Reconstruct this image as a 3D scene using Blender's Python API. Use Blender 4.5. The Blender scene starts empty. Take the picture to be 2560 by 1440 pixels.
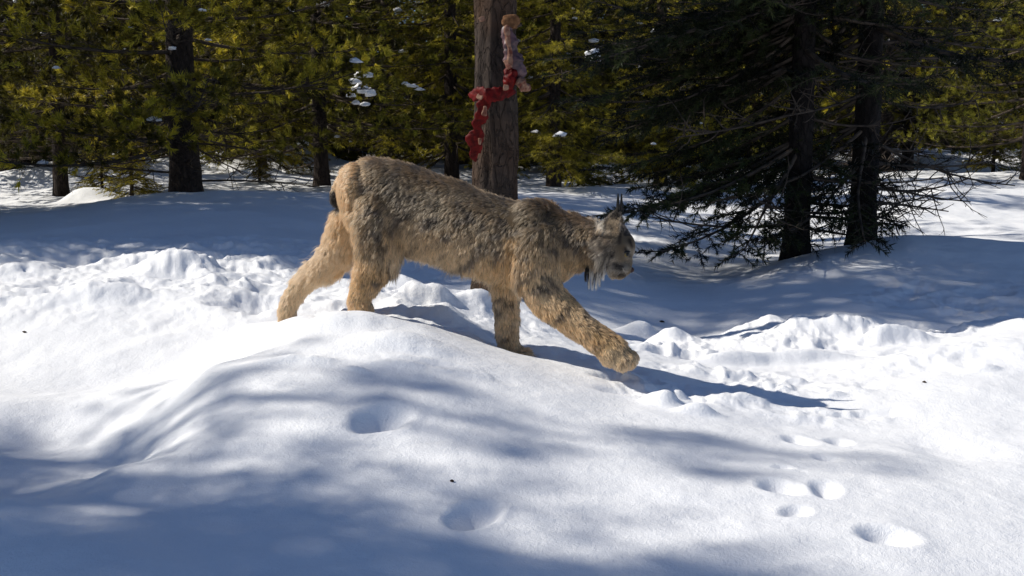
import bpy, bmesh, math, random
import numpy as np
from mathutils import Vector, Matrix, kdtree, noise as mnoise

# ------------------------------------------------------------------ camera, sky, sun, exposure
SC = bpy.context.scene
COL = SC.collection
random.seed(7)
RNG = np.random.default_rng(7)
FPX = 2745.0
PITCH = math.atan(320 / FPX)
CAM_Z = 0.0
cam_data = bpy.data.cameras.new('camera')
cam_data.sensor_width = 36
cam_data.lens = 36 * FPX / 2560
cam_data.clip_start = 0.05
cam_data.clip_end = 600
cam = bpy.data.objects.new('camera', cam_data)
COL.objects.link(cam)
cam.location = (0, 0, CAM_Z)
cam.rotation_euler = (math.pi / 2 - PITCH, 0, 0)
SC.camera = cam

SUN_EL = math.radians(41)
SUN_TRAVEL = math.radians(-9)      # light travels towards +x, turned this much towards +y
world = bpy.data.worlds.new('World')
SC.world = world
world.use_nodes = True
nt = world.node_tree
bg = nt.nodes['Background']
sky = nt.nodes.new('ShaderNodeTexSky')
sky.sky_type = 'NISHITA'
sky.sun_disc = False
sky.sun_elevation = SUN_EL
sky.altitude = 1200
sky.air_density = 1.0
sky.dust_density = 0.3
sky.ozone_density = 2.0
lx, ly = math.cos(SUN_TRAVEL), math.sin(SUN_TRAVEL)
sx, sy = -lx, -ly                 # direction towards the sun
sky.sun_rotation = math.atan2(sx, sy)
tintn = nt.nodes.new('ShaderNodeMix'); tintn.data_type = 'RGBA'; tintn.blend_type = 'MULTIPLY'
tintn.inputs[0].default_value = 1.0; tintn.inputs[7].default_value = (0.88, 0.94, 1.08, 1)
nt.links.new(sky.outputs[0], tintn.inputs[6]); nt.links.new(tintn.outputs[2], bg.inputs[0])
bg.inputs[1].default_value = 0.09
sun_d = bpy.data.lights.new('sun', 'SUN')
sun_d.energy = 4.9
sun_d.angle = math.radians(0.6)
sun_d.color = (1.0, 0.95, 0.86)
sun = bpy.data.objects.new('sun', sun_d)
COL.objects.link(sun)
to_sun = Vector((sx * math.cos(SUN_EL), sy * math.cos(SUN_EL), math.sin(SUN_EL)))
sun.rotation_euler = to_sun.to_track_quat('Z', 'Y').to_euler()
SC.view_settings.view_transform = 'Standard'
SC.view_settings.look = 'None'
SC.view_settings.gamma = 1
SC.view_settings.exposure = 0.1
SC.render.engine = 'CYCLES'
SC.cycles.use_denoising = True
SC.cycles.max_bounces = 8
SC.cycles.diffuse_bounces = 4
SC.cycles.glossy_bounces = 3
SC.cycles.transmission_bounces = 6
SC.cycles.transparent_max_bounces = 8

# ------------------------------------------------------------------ helpers
CP, SP = math.cos(PITCH), math.sin(PITCH)

def unproj(px, py, Y):
    a = (px - 1280) / FPX
    b = (720 - py) / FPX
    yc = CP + b * SP
    return Vector((Y * a / yc, Y, Y * (-SP + b * CP) / yc))

def proj_np(P):
    x, y, z = P[:, 0], P[:, 1], P[:, 2]
    d = y * CP - z * SP
    u = y * SP + z * CP
    return 1280 + FPX * x / d, 720 - FPX * u / d

def sstep(a, b, x):
    t = np.clip((x - a) / (b - a), 0, 1)
    return t * t * (3 - 2 * t)

def _hash(ix, iy, seed):
    h = (ix.astype(np.int64) * 374761393 + iy.astype(np.int64) * 668265263 + seed * 2147483647) & 0xffffffff
    h = ((h ^ (h >> 13)) * 1274126177) & 0xffffffff
    return ((h ^ (h >> 16)) & 0xffff) / 65535.0

def vnoise(x, y, seed=0):
    ix, iy = np.floor(x), np.floor(y)
    fx, fy = x - ix, y - iy
    fx = fx * fx * fx * (fx * (fx * 6 - 15) + 10)
    fy = fy * fy * fy * (fy * (fy * 6 - 15) + 10)
    a = _hash(ix, iy, seed); b = _hash(ix + 1, iy, seed)
    c = _hash(ix, iy + 1, seed); d = _hash(ix + 1, iy + 1, seed)
    return (a + (b - a) * fx) * (1 - fy) + (c + (d - c) * fx) * fy - 0.5

def fbm(x, y, octv=4, seed=0, gain=0.5):
    s = 0; amp = 1
    for i in range(octv):
        s = s + amp * vnoise(x * 1.0 + 17.3 * i, y + 5.1 * i, seed + i)
        x, y = (x * 0.8 + y * 0.6) * 2.03, (-x * 0.6 + y * 0.8) * 2.03
        amp *= gain
    return s

def mesh_obj(name, verts, faces, mat, parent=None, smooth=True):
    me = bpy.data.meshes.new(name)
    if isinstance(verts, np.ndarray):
        nv = len(verts); faces = np.asarray(faces, dtype=np.int32); k = faces.shape[1]
        me.vertices.add(nv); me.vertices.foreach_set('co', verts.astype(np.float32).ravel())
        me.loops.add(faces.size); me.loops.foreach_set('vertex_index', faces.ravel())
        me.polygons.add(len(faces))
        me.polygons.foreach_set('loop_start', np.arange(len(faces), dtype=np.int32) * k)
        me.update(calc_edges=True)
        me.validate()
    else:
        me.from_pydata(verts, [], faces); me.update()
    if smooth:
        me.polygons.foreach_set('use_smooth', np.ones(len(me.polygons), dtype=bool))
    if mat: me.materials.append(mat)
    o = bpy.data.objects.new(name, me)
    COL.objects.link(o)
    if parent: o.parent = parent
    return o

def empty(name, loc, label=None, cat=None, group=None):
    o = bpy.data.objects.new(name, None)
    o.empty_display_size = 0.1
    COL.objects.link(o); o.location = loc
    if label: o['label'] = label
    if cat: o['category'] = cat
    if group: o['group'] = group
    return o

class Nodes:
    def __init__(self, name):
        self.m = bpy.data.materials.new(name); self.m.use_nodes = True
        self.t = self.m.node_tree; self.n = self.t.nodes; self.l = self.t.links
        self.b = self.n['Principled BSDF']
    def new(self, t, **kw):
        n = self.n.new(t)
        for k, v in kw.items():
            if k in n.inputs: n.inputs[k].default_value = v
            else: setattr(n, k, v)
        return n
    def link(self, a, b): self.l.new(a, b)
    def noise(self, scale, detail=3, vec=None, rough=0.5):
        n = self.new('ShaderNodeTexNoise', Scale=scale, Detail=detail, Roughness=rough)
        if vec: self.link(vec, n.inputs['Vector'])
        return n
    def ramp(self, fac, stops):
        r = self.new('ShaderNodeValToRGB')
        while len(r.color_ramp.elements) < len(stops): r.color_ramp.elements.new(0.5)
        for e, (p, c) in zip(r.color_ramp.elements, stops):
            e.position = p; e.color = (*c, 1) if len(c) == 3 else c
        self.link(fac, r.inputs[0]); return r
    def coord(self, out='Object', scale=None):
        c = self.new('ShaderNodeTexCoord').outputs[out]
        if scale:
            mp = self.new('ShaderNodeMapping'); mp.inputs['Scale'].default_value = scale
            self.link(c, mp.inputs['Vector']); return mp.outputs[0]
        return c
    def bump(self, h, strength, dist, prev=None):
        b = self.new('ShaderNodeBump', Strength=strength, Distance=dist)
        self.link(h, b.inputs['Height'])
        if prev: self.link(prev, b.inputs['Normal'])
        return b.outputs[0]

# ------------------------------------------------------------------ materials
def mat_snow():
    N = Nodes('snow'); v = N.coord()
    big = N.noise(1.3, 3, v)
    r = N.ramp(big.outputs[0], [(0.3, (0.82, 0.825, 0.84)), (0.7, (0.87, 0.87, 0.87))])
    N.link(r.outputs[0], N.b.inputs['Base Color'])
    N.b.inputs['Roughness'].default_value = 0.62
    N.b.inputs['Specular IOR Level'].default_value = 0.25
    n1 = N.noise(28, 5, v, 0.6); n2 = N.noise(170, 3, v, 0.7); n3 = N.noise(520, 2, v, 0.6)
    b1 = N.bump(n1.outputs[0], 0.35, 0.012)
    b2 = N.bump(n2.outputs[0], 0.5, 0.004, b1)
    b3 = N.bump(n3.outputs[0], 0.6, 0.002, b2)
    N.link(b3, N.b.inputs['Normal'])
    return N.m

def mat_bark(name, dark, light, red=None, scale=1.0):
    N = Nodes(name); v = N.coord('Object', (9 * scale, 9 * scale, 3.2 * scale))
    vo = N.new('ShaderNodeTexVoronoi', Scale=3.0); vo.feature = 'DISTANCE_TO_EDGE'
    w = N.noise(2.0, 4, v)
    mix = N.new('ShaderNodeVectorMath', operation='ADD')
    N.link(v, mix.inputs[0]); N.link(w.outputs[1], mix.inputs[1])
    N.link(mix.outputs[0], vo.inputs['Vector'])
    n = N.noise(4.0, 8, v, 0.7)
    r = N.ramp(n.outputs[0], [(0.3, dark), (0.72, light)])
    src = r.outputs[0]
    if red:
        p = N.noise(1.6, 3, N.coord())
        rr = N.ramp(p.outputs[0], [(0.45, (0, 0, 0)), (0.65, (1, 1, 1))])
        mx = N.new('ShaderNodeMix', data_type='RGBA')
        N.link(rr.outputs[0], mx.inputs[0]); N.link(src, mx.inputs[6]); mx.inputs[7].default_value = (*red, 1)
        src = mx.outputs[2]
    N.link(src, N.b.inputs['Base Color'])
    N.b.inputs['Roughness'].default_value = 0.9
    N.b.inputs['Specular IOR Level'].default_value = 0.15
    e = N.ramp(vo.outputs['Distance'], [(0.0, (0, 0, 0)), (0.12, (1, 1, 1))])
    b1 = N.bump(e.outputs[0], 1.0, 0.010)
    b2 = N.bump(n.outputs[0], 1.0, 0.012, b1)
    N.link(b2, N.b.inputs['Normal'])
    return N.m

def mat_needles(name, c1, c2, c3):
    N = Nodes(name); v = N.coord()
    n = N.noise(2.6, 4, v, 0.65)
    r = N.ramp(n.outputs[0], [(0.30, c1), (0.50, c2), (0.72, c3)])
    oi = N.new('ShaderNodeObjectInfo')
    hs = N.new('ShaderNodeHueSaturation')
    mr = N.new('ShaderNodeMapRange'); mr.inputs[3].default_value = 0.35; mr.inputs[4].default_value = 1.2
    N.link(oi.outputs['Random'], mr.inputs[0])
    ta = N.new('ShaderNodeAttribute'); ta.attribute_name = 'tone'
    mu = N.new('ShaderNodeMath', operation='MULTIPLY'); N.link(mr.outputs[0], mu.inputs[0]); N.link(ta.outputs['Fac'], mu.inputs[1])
    N.link(mu.outputs[0], hs.inputs['Value'])
    N.link(r.outputs[0], hs.inputs['Color'])
    N.link(hs.outputs[0], N.b.inputs['Base Color'])
    N.b.inputs['Roughness'].default_value = 0.55
    N.b.inputs['Specular IOR Level'].default_value = 0.3
    tr = N.new('ShaderNodeBsdfTranslucent'); N.link(hs.outputs[0], tr.inputs[0])
    ms = N.new('ShaderNodeMixShader'); ms.inputs[0].default_value = 0.4
    N.link(N.b.outputs[0], ms.inputs[1]); N.link(tr.outputs[0], ms.inputs[2])
    N.link(ms.outputs[0], N.n['Material Output'].inputs[0])
    return N.m

def mat_simple(name, c, rough=0.6, spec=0.3, c2=None, scale=40, bump=0.0, bdist=0.002):
    N = Nodes(name)
    n = N.noise(scale, 4, N.coord())
    r = N.ramp(n.outputs[0], [(0.35, c), (0.65, c2 or c)])
    N.link(r.outputs[0], N.b.inputs['Base Color'])
    N.b.inputs['Roughness'].default_value = rough
    N.b.inputs['Specular IOR Level'].default_value = spec
    if bump: N.link(N.bump(n.outputs[0], bump, bdist), N.b.inputs['Normal'])
    return N.m

M_SNOW = mat_snow()
M_BARK = mat_bark('bark_dark', (0.018, 0.014, 0.012), (0.075, 0.055, 0.045))
M_BARK_RED = mat_bark('bark_brown', (0.016, 0.012, 0.010), (0.085, 0.062, 0.048), (0.085, 0.042, 0.020))
M_BARK_SHADE = mat_bark('bark_shaded', (0.008, 0.007, 0.006), (0.032, 0.025, 0.022))  # bark of the right pair, its shade put into a darker colour
M_TWIG = mat_simple('dead_twig', (0.04, 0.032, 0.026), 0.9, 0.1, (0.11, 0.085, 0.065), 12)
M_NEED_A = mat_needles('needles_olive', (0.14, 0.125, 0.012), (0.30, 0.255, 0.025), (0.50, 0.40, 0.04))
M_NEED_B = mat_needles('needles_green', (0.09, 0.095, 0.014), (0.21, 0.195, 0.022), (0.38, 0.32, 0.04))
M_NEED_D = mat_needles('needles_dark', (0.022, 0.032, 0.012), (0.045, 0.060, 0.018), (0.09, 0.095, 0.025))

# ------------------------------------------------------------------ the snow field
COLS = {
 0:    [(1.2,1950),(1.6,1480),(2.0,1240),(2.25,1262),(2.7,1120),(3.0,1008),(3.2,985),(3.8,850),(4.3,725),(4.6,722),(5.2,645),(5.8,605),(7,566),(8.5,538),(10,520),(13,478),(18,412),(28,375),(45,355)],
 300:  [(1.2,1950),(1.6,1450),(2.0,1260),(2.3,1165),(2.5,1185),(2.8,1075),(3.1,985),(3.35,925),(3.9,800),(4.4,720),(4.9,672),(5.2,645),(5.8,600),(7,548),(8.6,499),(10,500),(13,458),(18,410),(28,372),(45,352)],
 540:  [(1.2,1950),(1.6,1480),(2.0,1260),(2.4,1080),(2.7,970),(2.92,912),(3.12,928),(3.5,860),(3.8,800),(4.2,740),(4.8,680),(5.3,635),(6,590),(7.3,530),(8.8,484),(10,490),(13,455),(18,405),(28,370),(45,350)],
 800:  [(1.2,1950),(1.6,1480),(2.0,1240),(2.5,1010),(2.9,880),(3.25,798),(3.5,792),(4.0,760),(4.6,705),(5.3,660),(6,610),(7.3,540),(9,484),(10.5,487),(14,450),(20,398),(30,366),(45,348)],
 1050: [(1.2,1950),(1.6,1480),(2.0,1240),(2.5,1020),(2.9,890),(3.2,815),(3.45,802),(4.0,742),(4.3,725),(5,722),(6,650),(7.5,570),(9.5,490),(11,482),(14,455),(20,400),(30,366),(45,348)],
 1280: [(1.2,1950),(1.6,1490),(2.0,1250),(2.5,1050),(2.9,940),(3.2,888),(3.4,872),(3.8,805),(4.3,755),(4.6,748),(5.2,722),(6,660),(7.5,580),(9.5,492),(12,468),(14,468),(20,405),(30,368),(45,350)],
 1550: [(1.2,1950),(1.6,1500),(2.0,1270),(2.5,1090),(2.9,1000),(3.2,932),(3.5,895),(3.9,862),(4.3,850),(5,795),(6,700),(7.5,615),(9,540),(12,470),(14,462),(17,430),(25,390),(45,365)],
 1750: [(1.2,1950),(1.6,1510),(2.0,1280),(2.5,1110),(2.9,1015),(3.2,965),(3.6,912),(4.0,880),(4.4,848),(4.8,848),(5.5,765),(6.3,705),(7.2,668),(9,560),(12,480),(14,465),(20,410),(28,370),(45,350)],
 2000: [(1.2,1950),(1.6,1520),(2.0,1290),(2.5,1130),(2.9,1055),(3.3,980),(3.8,900),(4.3,845),(4.8,800),(5.3,755),(5.9,690),(6.6,643),(7.3,650),(8.5,610),(10,540),(13,462),(18,395),(28,335),(45,315)],
 2250: [(1.2,1950),(1.6,1530),(2.0,1300),(2.5,1140),(2.9,1060),(3.3,970),(3.8,890),(4.3,845),(4.8,805),(5.4,740),(6,670),(6.8,588),(7.5,606),(8.5,600),(10,530),(13,450),(14.5,430),(16,432),(21,355),(30,300),(45,290)],
 2560: [(1.2,1950),(1.6,1560),(2.0,1330),(2.5,1150),(2.9,1040),(3.3,930),(3.8,845),(4.3,798),(4.8,820),(5.4,740),(6.1,675),(6.8,610),(7.6,615),(8.5,590),(10,540),(13,450),(14.5,432),(16,440),(21,345),(30,290),(45,280)],
}
COLS[-900] = COLS[0]; COLS[3500] = COLS[2560]
KV = 1500.0
ctrl = np.array([(px, KV * math.log(Y), py) for px, c in COLS.items() for Y, py in c], dtype=float)

def _tps(d2):
    return 0.5 * d2 * np.log(d2 + 1e-9)
_c = ctrl[:, :2] / 1000.0
_n = len(_c)
_K = _tps(((_c[:, None] - _c[None]) ** 2).sum(-1)) + np.eye(_n) * 1e-4
_P = np.hstack([np.ones((_n, 1)), _c])
_A = np.block([[_K, _P], [_P.T, np.zeros((3, 3))]])
_w = np.linalg.solve(_A, np.concatenate([ctrl[:, 2], np.zeros(3)]))
LPX = np.linspace(-1000, 3600, 231)
LV = np.linspace(math.log(1.15), math.log(46), 560)
_g = np.stack(np.meshgrid(LPX, LV * KV), -1).reshape(-1, 2) / 1000.0
_val = np.zeros(len(_g))
for i in range(0, len(_g), 20000):
    q = _g[i:i + 20000]
    _val[i:i + 20000] = _tps(((q[:, None] - _c[None]) ** 2).sum(-1)) @ _w[:_n] + _w[_n] + q @ _w[_n + 1:]
LAT = _val.reshape(len(LV), len(LPX))

def py_of(px, Y):
    fx = np.clip((px - LPX[0]) / (LPX[1] - LPX[0]), 0, len(LPX) - 1.001)
    fy = np.clip((np.log(Y) - LV[0]) / (LV[1] - LV[0]), 0, len(LV) - 1.001)
    ix, iy = fx.astype(int), fy.astype(int); fx = fx - ix; fy = fy - iy
    return (LAT[iy, ix] * (1 - fx) + LAT[iy, ix + 1] * fx) * (1 - fy) + (LAT[iy + 1, ix] * (1 - fx) + LAT[iy + 1, ix + 1] * fx) * fy

def base_z(x, y):
    r = np.hypot(x, y); th = np.arctan2(x, y)
    tc = np.clip(th, -0.66, 0.66)
    Y = np.maximum(r * np.cos(tc), 1.15)
    Yc = np.minimum(Y, 45.0)
    t = np.tan(tc)
    px = 1280 + FPX * t
    for _ in range(3):
        py = py_of(px, Yc)
        b = (720 - py) / FPX
        px = 1280 + FPX * t * (CP + b * SP)
    b = (720 - py) / FPX
    z = Yc * (-SP + b * CP) / (CP + b * SP)
    z = z + (Y - Yc) * 0.05
    w = sstep(0.66, 1.7, np.abs(th))
    flat = -0.60 + 0.05 * np.sin(x * 0.5) * np.cos(y * 0.4)
    z = z * (1 - w) + flat * w
    w2 = sstep(1.5, 1.15, r)
    return z * (1 - w2) + (-0.70) * w2

def ground_hit(px, py):
    """first point of the untextured snow surface under a pixel"""
    Ys = np.exp(np.linspace(math.log(1.3), math.log(44), 1500))
    a = (px - 1280) / FPX; b = (720 - py) / FPX; yc = CP + b * SP
    x = Ys * a / yc; z = Ys * (-SP + b * CP) / yc
    g = base_z(x, Ys)
    k = np.where(z <= g)[0]
    i = k[0] if len(k) else -1
    return x[i], Ys[i]

# pits pressed into the snow and lumps thrown up: (px, py, half width m, half length m, height m, rotation)
FEATURES = [
 (952,1052,.060,.042,-.045,-.3),(1190,1300,.070,.050,-.055,-.2),(2370,1125,.145,.085,-.085,.1),(2220,1365,.085,.05,-.04,0),
 (1990,1108,.034,.026,-.030,.2),(2105,1112,.030,.024,-.026,.2),(1955,1172,.030,.018,-.016,0),(2068,1150,.026,.020,-.018,0),
 (1948,1232,.042,.030,-.036,-.3),(2068,1238,.042,.030,-.034,.1),(1995,1290,.040,.024,-.022,.3),(2010,1040,.05,.02,-.014,0),
 (886,925,.034,.012,.010,-.5),(1530,978,.045,.022,-.020,-.2),(1600,1012,.05,.02,-.012,0),
 (1660,1008,.05,.030,.035,.2),(1700,985,.030,.022,.030,.1),(1740,1030,.07,.022,.030,-.1),(1615,1002,.03,.02,.02,0),
 (1600,836,.10,.06,.075,.0),(1665,858,.11,.05,.055,0),(1720,885,.18,.05,.045,0),(1820,905,.14,.04,.04,0),
 (1990,905,.24,.05,.040,.1),(2060,850,.25,.10,.075,0),(2240,865,.16,.05,.06,0),(1900,830,.2,.12,.05,.2),
 (1010,860,.16,.08,.028,0),(1380,890,.07,.035,-.03,0),(1290,884,.06,.05,-.035,0),(1555,925,.09,.06,-.02,0),
 (1120,800,.10,.05,.035,-.2),(1070,760,.12,.07,.06,0),(990,725,.12,.08,.05,0),(1210,770,.1,.06,.05,0),
 (470,690,.30,.16,.08,.0),(560,720,.16,.10,.035,.2),(60,690,.24,.12,.06,0),(380,660,.3,.1,.05,0),(250,760,.3,.08,.04,0),
 (640,760,.22,.12,-.05,0),(200,640,.3,.14,-.07,0),(420,850,.3,.14,-.035,0),(700,830,.16,.10,.03,0),
 (870,805,.20,.09,.03,0),(740,905,.14,.035,.012,0),(720,795,.09,.06,-.02,0),(915,808,.07,.05,-.02,0),
 (2150,1052,.10,.018,-.020,.25),(2290,1000,.4,.3,.03,0),(2450,900,.5,.3,.04,0),(1050,912,.11,.03,-.012,0),
 (220,498,.30,.25,.12,0),(60,455,.8,.5,.16,0),(560,425,1.0,.5,.30,0),(720,410,1.0,.6,.34,0),(640,440,.4,.3,.14,0),(410,430,.5,.3,.2,0),(300,440,.7,.5,.18,0),(950,430,.8,.5,.2,0),(1500,440,.9,.6,.2,0),(2350,420,1.2,.6,.2,0),
 (1880,1010,.06,.02,.012,0),(1990,965,.05,.02,.02,0),(2080,1010,.04,.02,.018,0),(2460,945,.05,.02,.02,0),(1350,960,.05,.02,-.006,0),
]
# areas of broken, trampled snow: (px, py, half width m, half length m, strength)
ROUGH = [(150,640,1.0,.7,1.0),(500,650,1.0,.8,1.0),(700,660,.8,.8,1.0),(350,720,.7,.5,.8),(50,720,.6,.5,.6),(620,770,.5,.3,.6),
         (1050,760,.45,.4,1.0),(800,720,.45,.5,.8),(1230,790,.35,.3,.9),(1290,870,.22,.12,.7),(1620,870,.35,.25,1.0),(1850,850,.6,.35,1.0),(2100,850,.5,.4,1.0),
         (2300,830,.5,.35,1.0),(1750,990,.25,.10,.8),(1850,940,.30,.10,.8),(2000,985,.25,.12,.9),(2050,1050,.18,.08,.6),(2200,940,.6,.2,.4),(950,900,.5,.05,.2),
         (2450,750,.6,.4,.7),(1650,960,.2,.06,.8),(1650,640,.7,.6,.7),(1800,700,.6,.5,.5)]
# pits: (px, py, width px, height px, depth m, rotation)
PITS = [(952,1048,88,62,-.07,-.5),(1190,1285,90,72,-.06,-.3),(2370,1120,190,110,-.032,.2),(2220,1350,120,60,-.045,0),
 (1990,1100,64,34,-.026,.3),(2105,1105,54,36,-.024,-.2),(1950,1172,50,16,-.012,0),(2068,1146,44,26,-.016,.5),(1948,1225,74,52,-.034,.5),(2068,1232,66,52,-.032,-.3),
 (1990,1285,80,30,-.022,.8),(2008,1040,90,14,-.010,0),(1530,975,80,16,-.018,.2),(2150,1050,190,14,-.018,.1),(1380,885,80,20,-.025,0),(1290,880,70,20,-.03,0),(1555,925,90,24,-.02,0),
 (640,765,140,40,-.05,0),(200,650,300,60,-.08,0),(1050,910,150,14,-.010,0),(720,790,120,14,-.03,0),(915,800,110,12,-.03,0),(250,930,330,90,-.05,.2),(480,860,240,70,-.03,.1),(100,1080,300,110,-.05,.0)]
FEAT = []
for f in FEATURES:
    gx, gy = ground_hit(f[0], f[1])
    if f[4] > 0: FEAT.append((gx, gy, f[2] * .8, f[3] * .8, f[4], f[5]))
for wp in PITS:
    gx, gy = ground_hit(wp[0], wp[1])
    FEAT.append((gx, gy, wp[2] * .55 * gy / FPX, wp[3] / 2 * gy * gy / (FPX * 1.0), wp[4] * .72, wp[5]))
RGH = [(*ground_hit(f[0], f[1]), *f[2:]) for f in ROUGH]

def ground_z(x, y):
    z = base_z(x, y)
    r = np.hypot(x, y)
    far = np.clip(r / 6.0, 1, 5)
    z = z + 0.018 * fbm(x * 1.7, y * 1.7, 3, 11) * np.clip(r / 3.5, .5, 3.5)
    z = z + 0.005 * fbm(x * 9, y * 9, 3, 31)
    wx = x + 0.05 * fbm(x * 9, y * 9, 2, 51); wy = y + 0.05 * fbm(x * 9 + 9, y * 9, 2, 61)
    for cx, cy, a, b, h, rot in FEAT:
        c, s = math.cos(rot), math.sin(rot)
        k = 0.45
        dx = (x + (wx - x) * k - cx); dy = (y + (wy - y) * k - cy)
        u = (dx * c + dy * s) / a; v = (-dx * s + dy * c) / b
        q = u * u + v * v
        if h < 0:
            z = z + h * np.exp(-(q ** 1.2) * 1.1) - h * 0.07 * np.exp(-((np.sqrt(q) - 1.5) / 0.4) ** 2)
        else:
            z = z + h * np.exp(-(q ** 1.3))
    m = np.zeros_like(x)
    for cx, cy, a, b, st in RGH:
        q = ((x - cx) / a) ** 2 + ((y - cy) / b) ** 2
        m = np.maximum(m, st * np.exp(-q * q))
    m = m * (0.5 + 0.9 * np.clip(fbm(x * 3, y * 3, 2, 77) + 0.5, 0, 1))
    rid = 1 - np.sqrt(fbm(wx * 4.2, wy * 4.2, 4, 91, 0.5) ** 2 + 0.004) * 2.6
    blk = np.clip(fbm(wx * 11, wy * 11, 3, 131, 0.6) * 3, -1, 1)
    z = z + m * (0.036 * (np.clip(rid, -0.4, 1) - 0.3) + 0.045 * fbm(wx * 2.6, wy * 2.6, 2, 171) + 0.010 * blk * np.clip(fbm(x * 2, y * 2, 2, 181) * 3 + .5, 0, 1) + 0.008 * fbm(x * 38, y * 38, 4, 141, .6))
    return z

def build_ground():
    th_in = np.linspace(-0.48, 0.48, 700)
    th_out = np.linspace(0.48, 2 * math.pi - 0.48, 130)[1:-1]
    th = np.concatenate([th_in, th_out])
    r = np.concatenate([[0.02, 0.3, 0.7, 1.1, 1.35], np.exp(np.linspace(math.log(1.55), math.log(12), 660)), np.exp(np.linspace(math.log(12), math.log(50), 110))[1:], np.exp(np.linspace(math.log(50), math.log(260), 22))[1:]])
    R, T = np.meshgrid(r, th, indexing='ij')
    X, Y = R * np.sin(T), R * np.cos(T)
    Z = ground_z(X.ravel(), Y.ravel())
    V = np.stack([X.ravel(), Y.ravel(), Z], -1)
    nr, nth = len(r), len(th)
    i = np.arange(nr - 1)[:, None] * nth; j = np.arange(nth)[None]; j2 = (j + 1) % nth
    F = np.stack([i + j, i + nth + j, i + nth + j2, i + j2], -1).reshape(-1, 4)
    o = mesh_obj('snow_ground', V, F[:, ::-1], M_SNOW)
    o['kind'] = 'structure'
    return o
build_ground()

def gz(x, y):
    return float(ground_z(np.array([float(x)]), np.array([float(y)]))[0])

# ------------------------------------------------------------------ tubes and needles
class MB:
    def __init__(self): self.v = []; self.f = []; self.n = 0; self.t = []; self.cur = 1.0; self.w = 1.0
    def add(self, V, F):
        self.v.append(np.asarray(V, dtype=np.float32)); self.f.append(np.asarray(F, dtype=np.int32) + self.n); self.n += len(V)
    def tube(self, pts, rad, ns=4):
        pts = np.asarray(pts, dtype=float); n = len(pts)
        rad = np.broadcast_to(np.asarray(rad, dtype=float), (n,))
        t = np.gradient(pts, axis=0); t /= np.linalg.norm(t, axis=1, keepdims=True) + 1e-9
        ref = np.array([0.3, 0.2, 1.0]) if abs(t[0, 2]) < 0.8 else np.array([1.0, 0.1, 0.0])
        a = np.cross(t, ref); a /= np.linalg.norm(a, axis=1, keepdims=True) + 1e-9
        b = np.cross(t, a)
        ang = np.arange(ns) / ns * 2 * math.pi
        V = pts[:, None] + rad[:, None, None] * (a[:, None] * np.cos(ang)[None, :, None] + b[:, None] * np.sin(ang)[None, :, None])
        V = V.reshape(-1, 3)
        i = np.arange(n - 1)[:, None] * ns; j = np.arange(ns)[None]; j2 = (j + 1) % ns
        F = np.stack([i + j, i + j2, i + ns + j2, i + ns + j], -1).reshape(-1, 4)
        F = np.concatenate([F[:, [0, 1, 2]], F[:, [0, 2, 3]]])
        self.add(V, F)
    def build(self, name, mat, parent=None, smooth=True):
        if not self.v: return None
        o = mesh_obj(name, np.concatenate(self.v), np.concatenate(self.f), mat, parent, smooth)
        if self.t:
            a = o.data.attributes.new('tone', 'FLOAT', 'POINT'); a.data.foreach_set('value', np.concatenate(self.t).astype(np.float32))
        return o

def rnd_unit(n, rng):
    v = rng.normal(size=(n, 3)); return v / np.linalg.norm(v, axis=1, keepdims=True)

def needles_along(mb, p0, p1, n, L, W, rng, spread=0.9, tuft=False):
    """n single needles round the twig p0-p1"""
    t = rng.random(n) if not tuft else np.clip(rng.random(n) ** 0.45, 0, 1)
    d = p1 - p0; dl = np.linalg.norm(d) + 1e-9; d = d / dl
    base = p0 + t[:, None] * (p1 - p0)
    u = rnd_unit(n, rng); u -= (u @ d)[:, None] * d; u /= np.linalg.norm(u, axis=1, keepdims=True) + 1e-9
    dr = d * (0.75 if tuft else 0.6) + u * spread * (0.4 + 0.6 * rng.random((n, 1))); dr /= np.linalg.norm(dr, axis=1, keepdims=True)
    ln = L * (0.6 + 0.6 * rng.random((n, 1)))
    sd = np.cross(dr, rnd_unit(n, rng)); sd /= np.linalg.norm(sd, axis=1, keepdims=True) + 1e-9
    V = np.empty((n, 3, 3))
    V[:, 0] = base + sd * (W * mb.w); V[:, 1] = base - sd * (W * mb.w); V[:, 2] = base + dr * ln
    mb.add(V.reshape(-1, 3), np.arange(3 * n).reshape(-1, 3))
    mb.t.append(np.repeat(mb.cur * rng.uniform(.7, 1.3, n), 3))

def branch_path(z, az, L, e0, e1, rng, n=7):
    pts = [np.array([0, 0, z], dtype=float)]
    for i in range(1, n):
        t = i / (n - 1); e = e0 + (e1 - e0) * t
        az += rng.normal() * 0.05
        st = L / (n - 1)
        pts.append(pts[-1] + st * np.array([math.cos(az) * math.cos(e), math.sin(az) * math.cos(e), math.sin(e)]))
    return np.array(pts)

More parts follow.
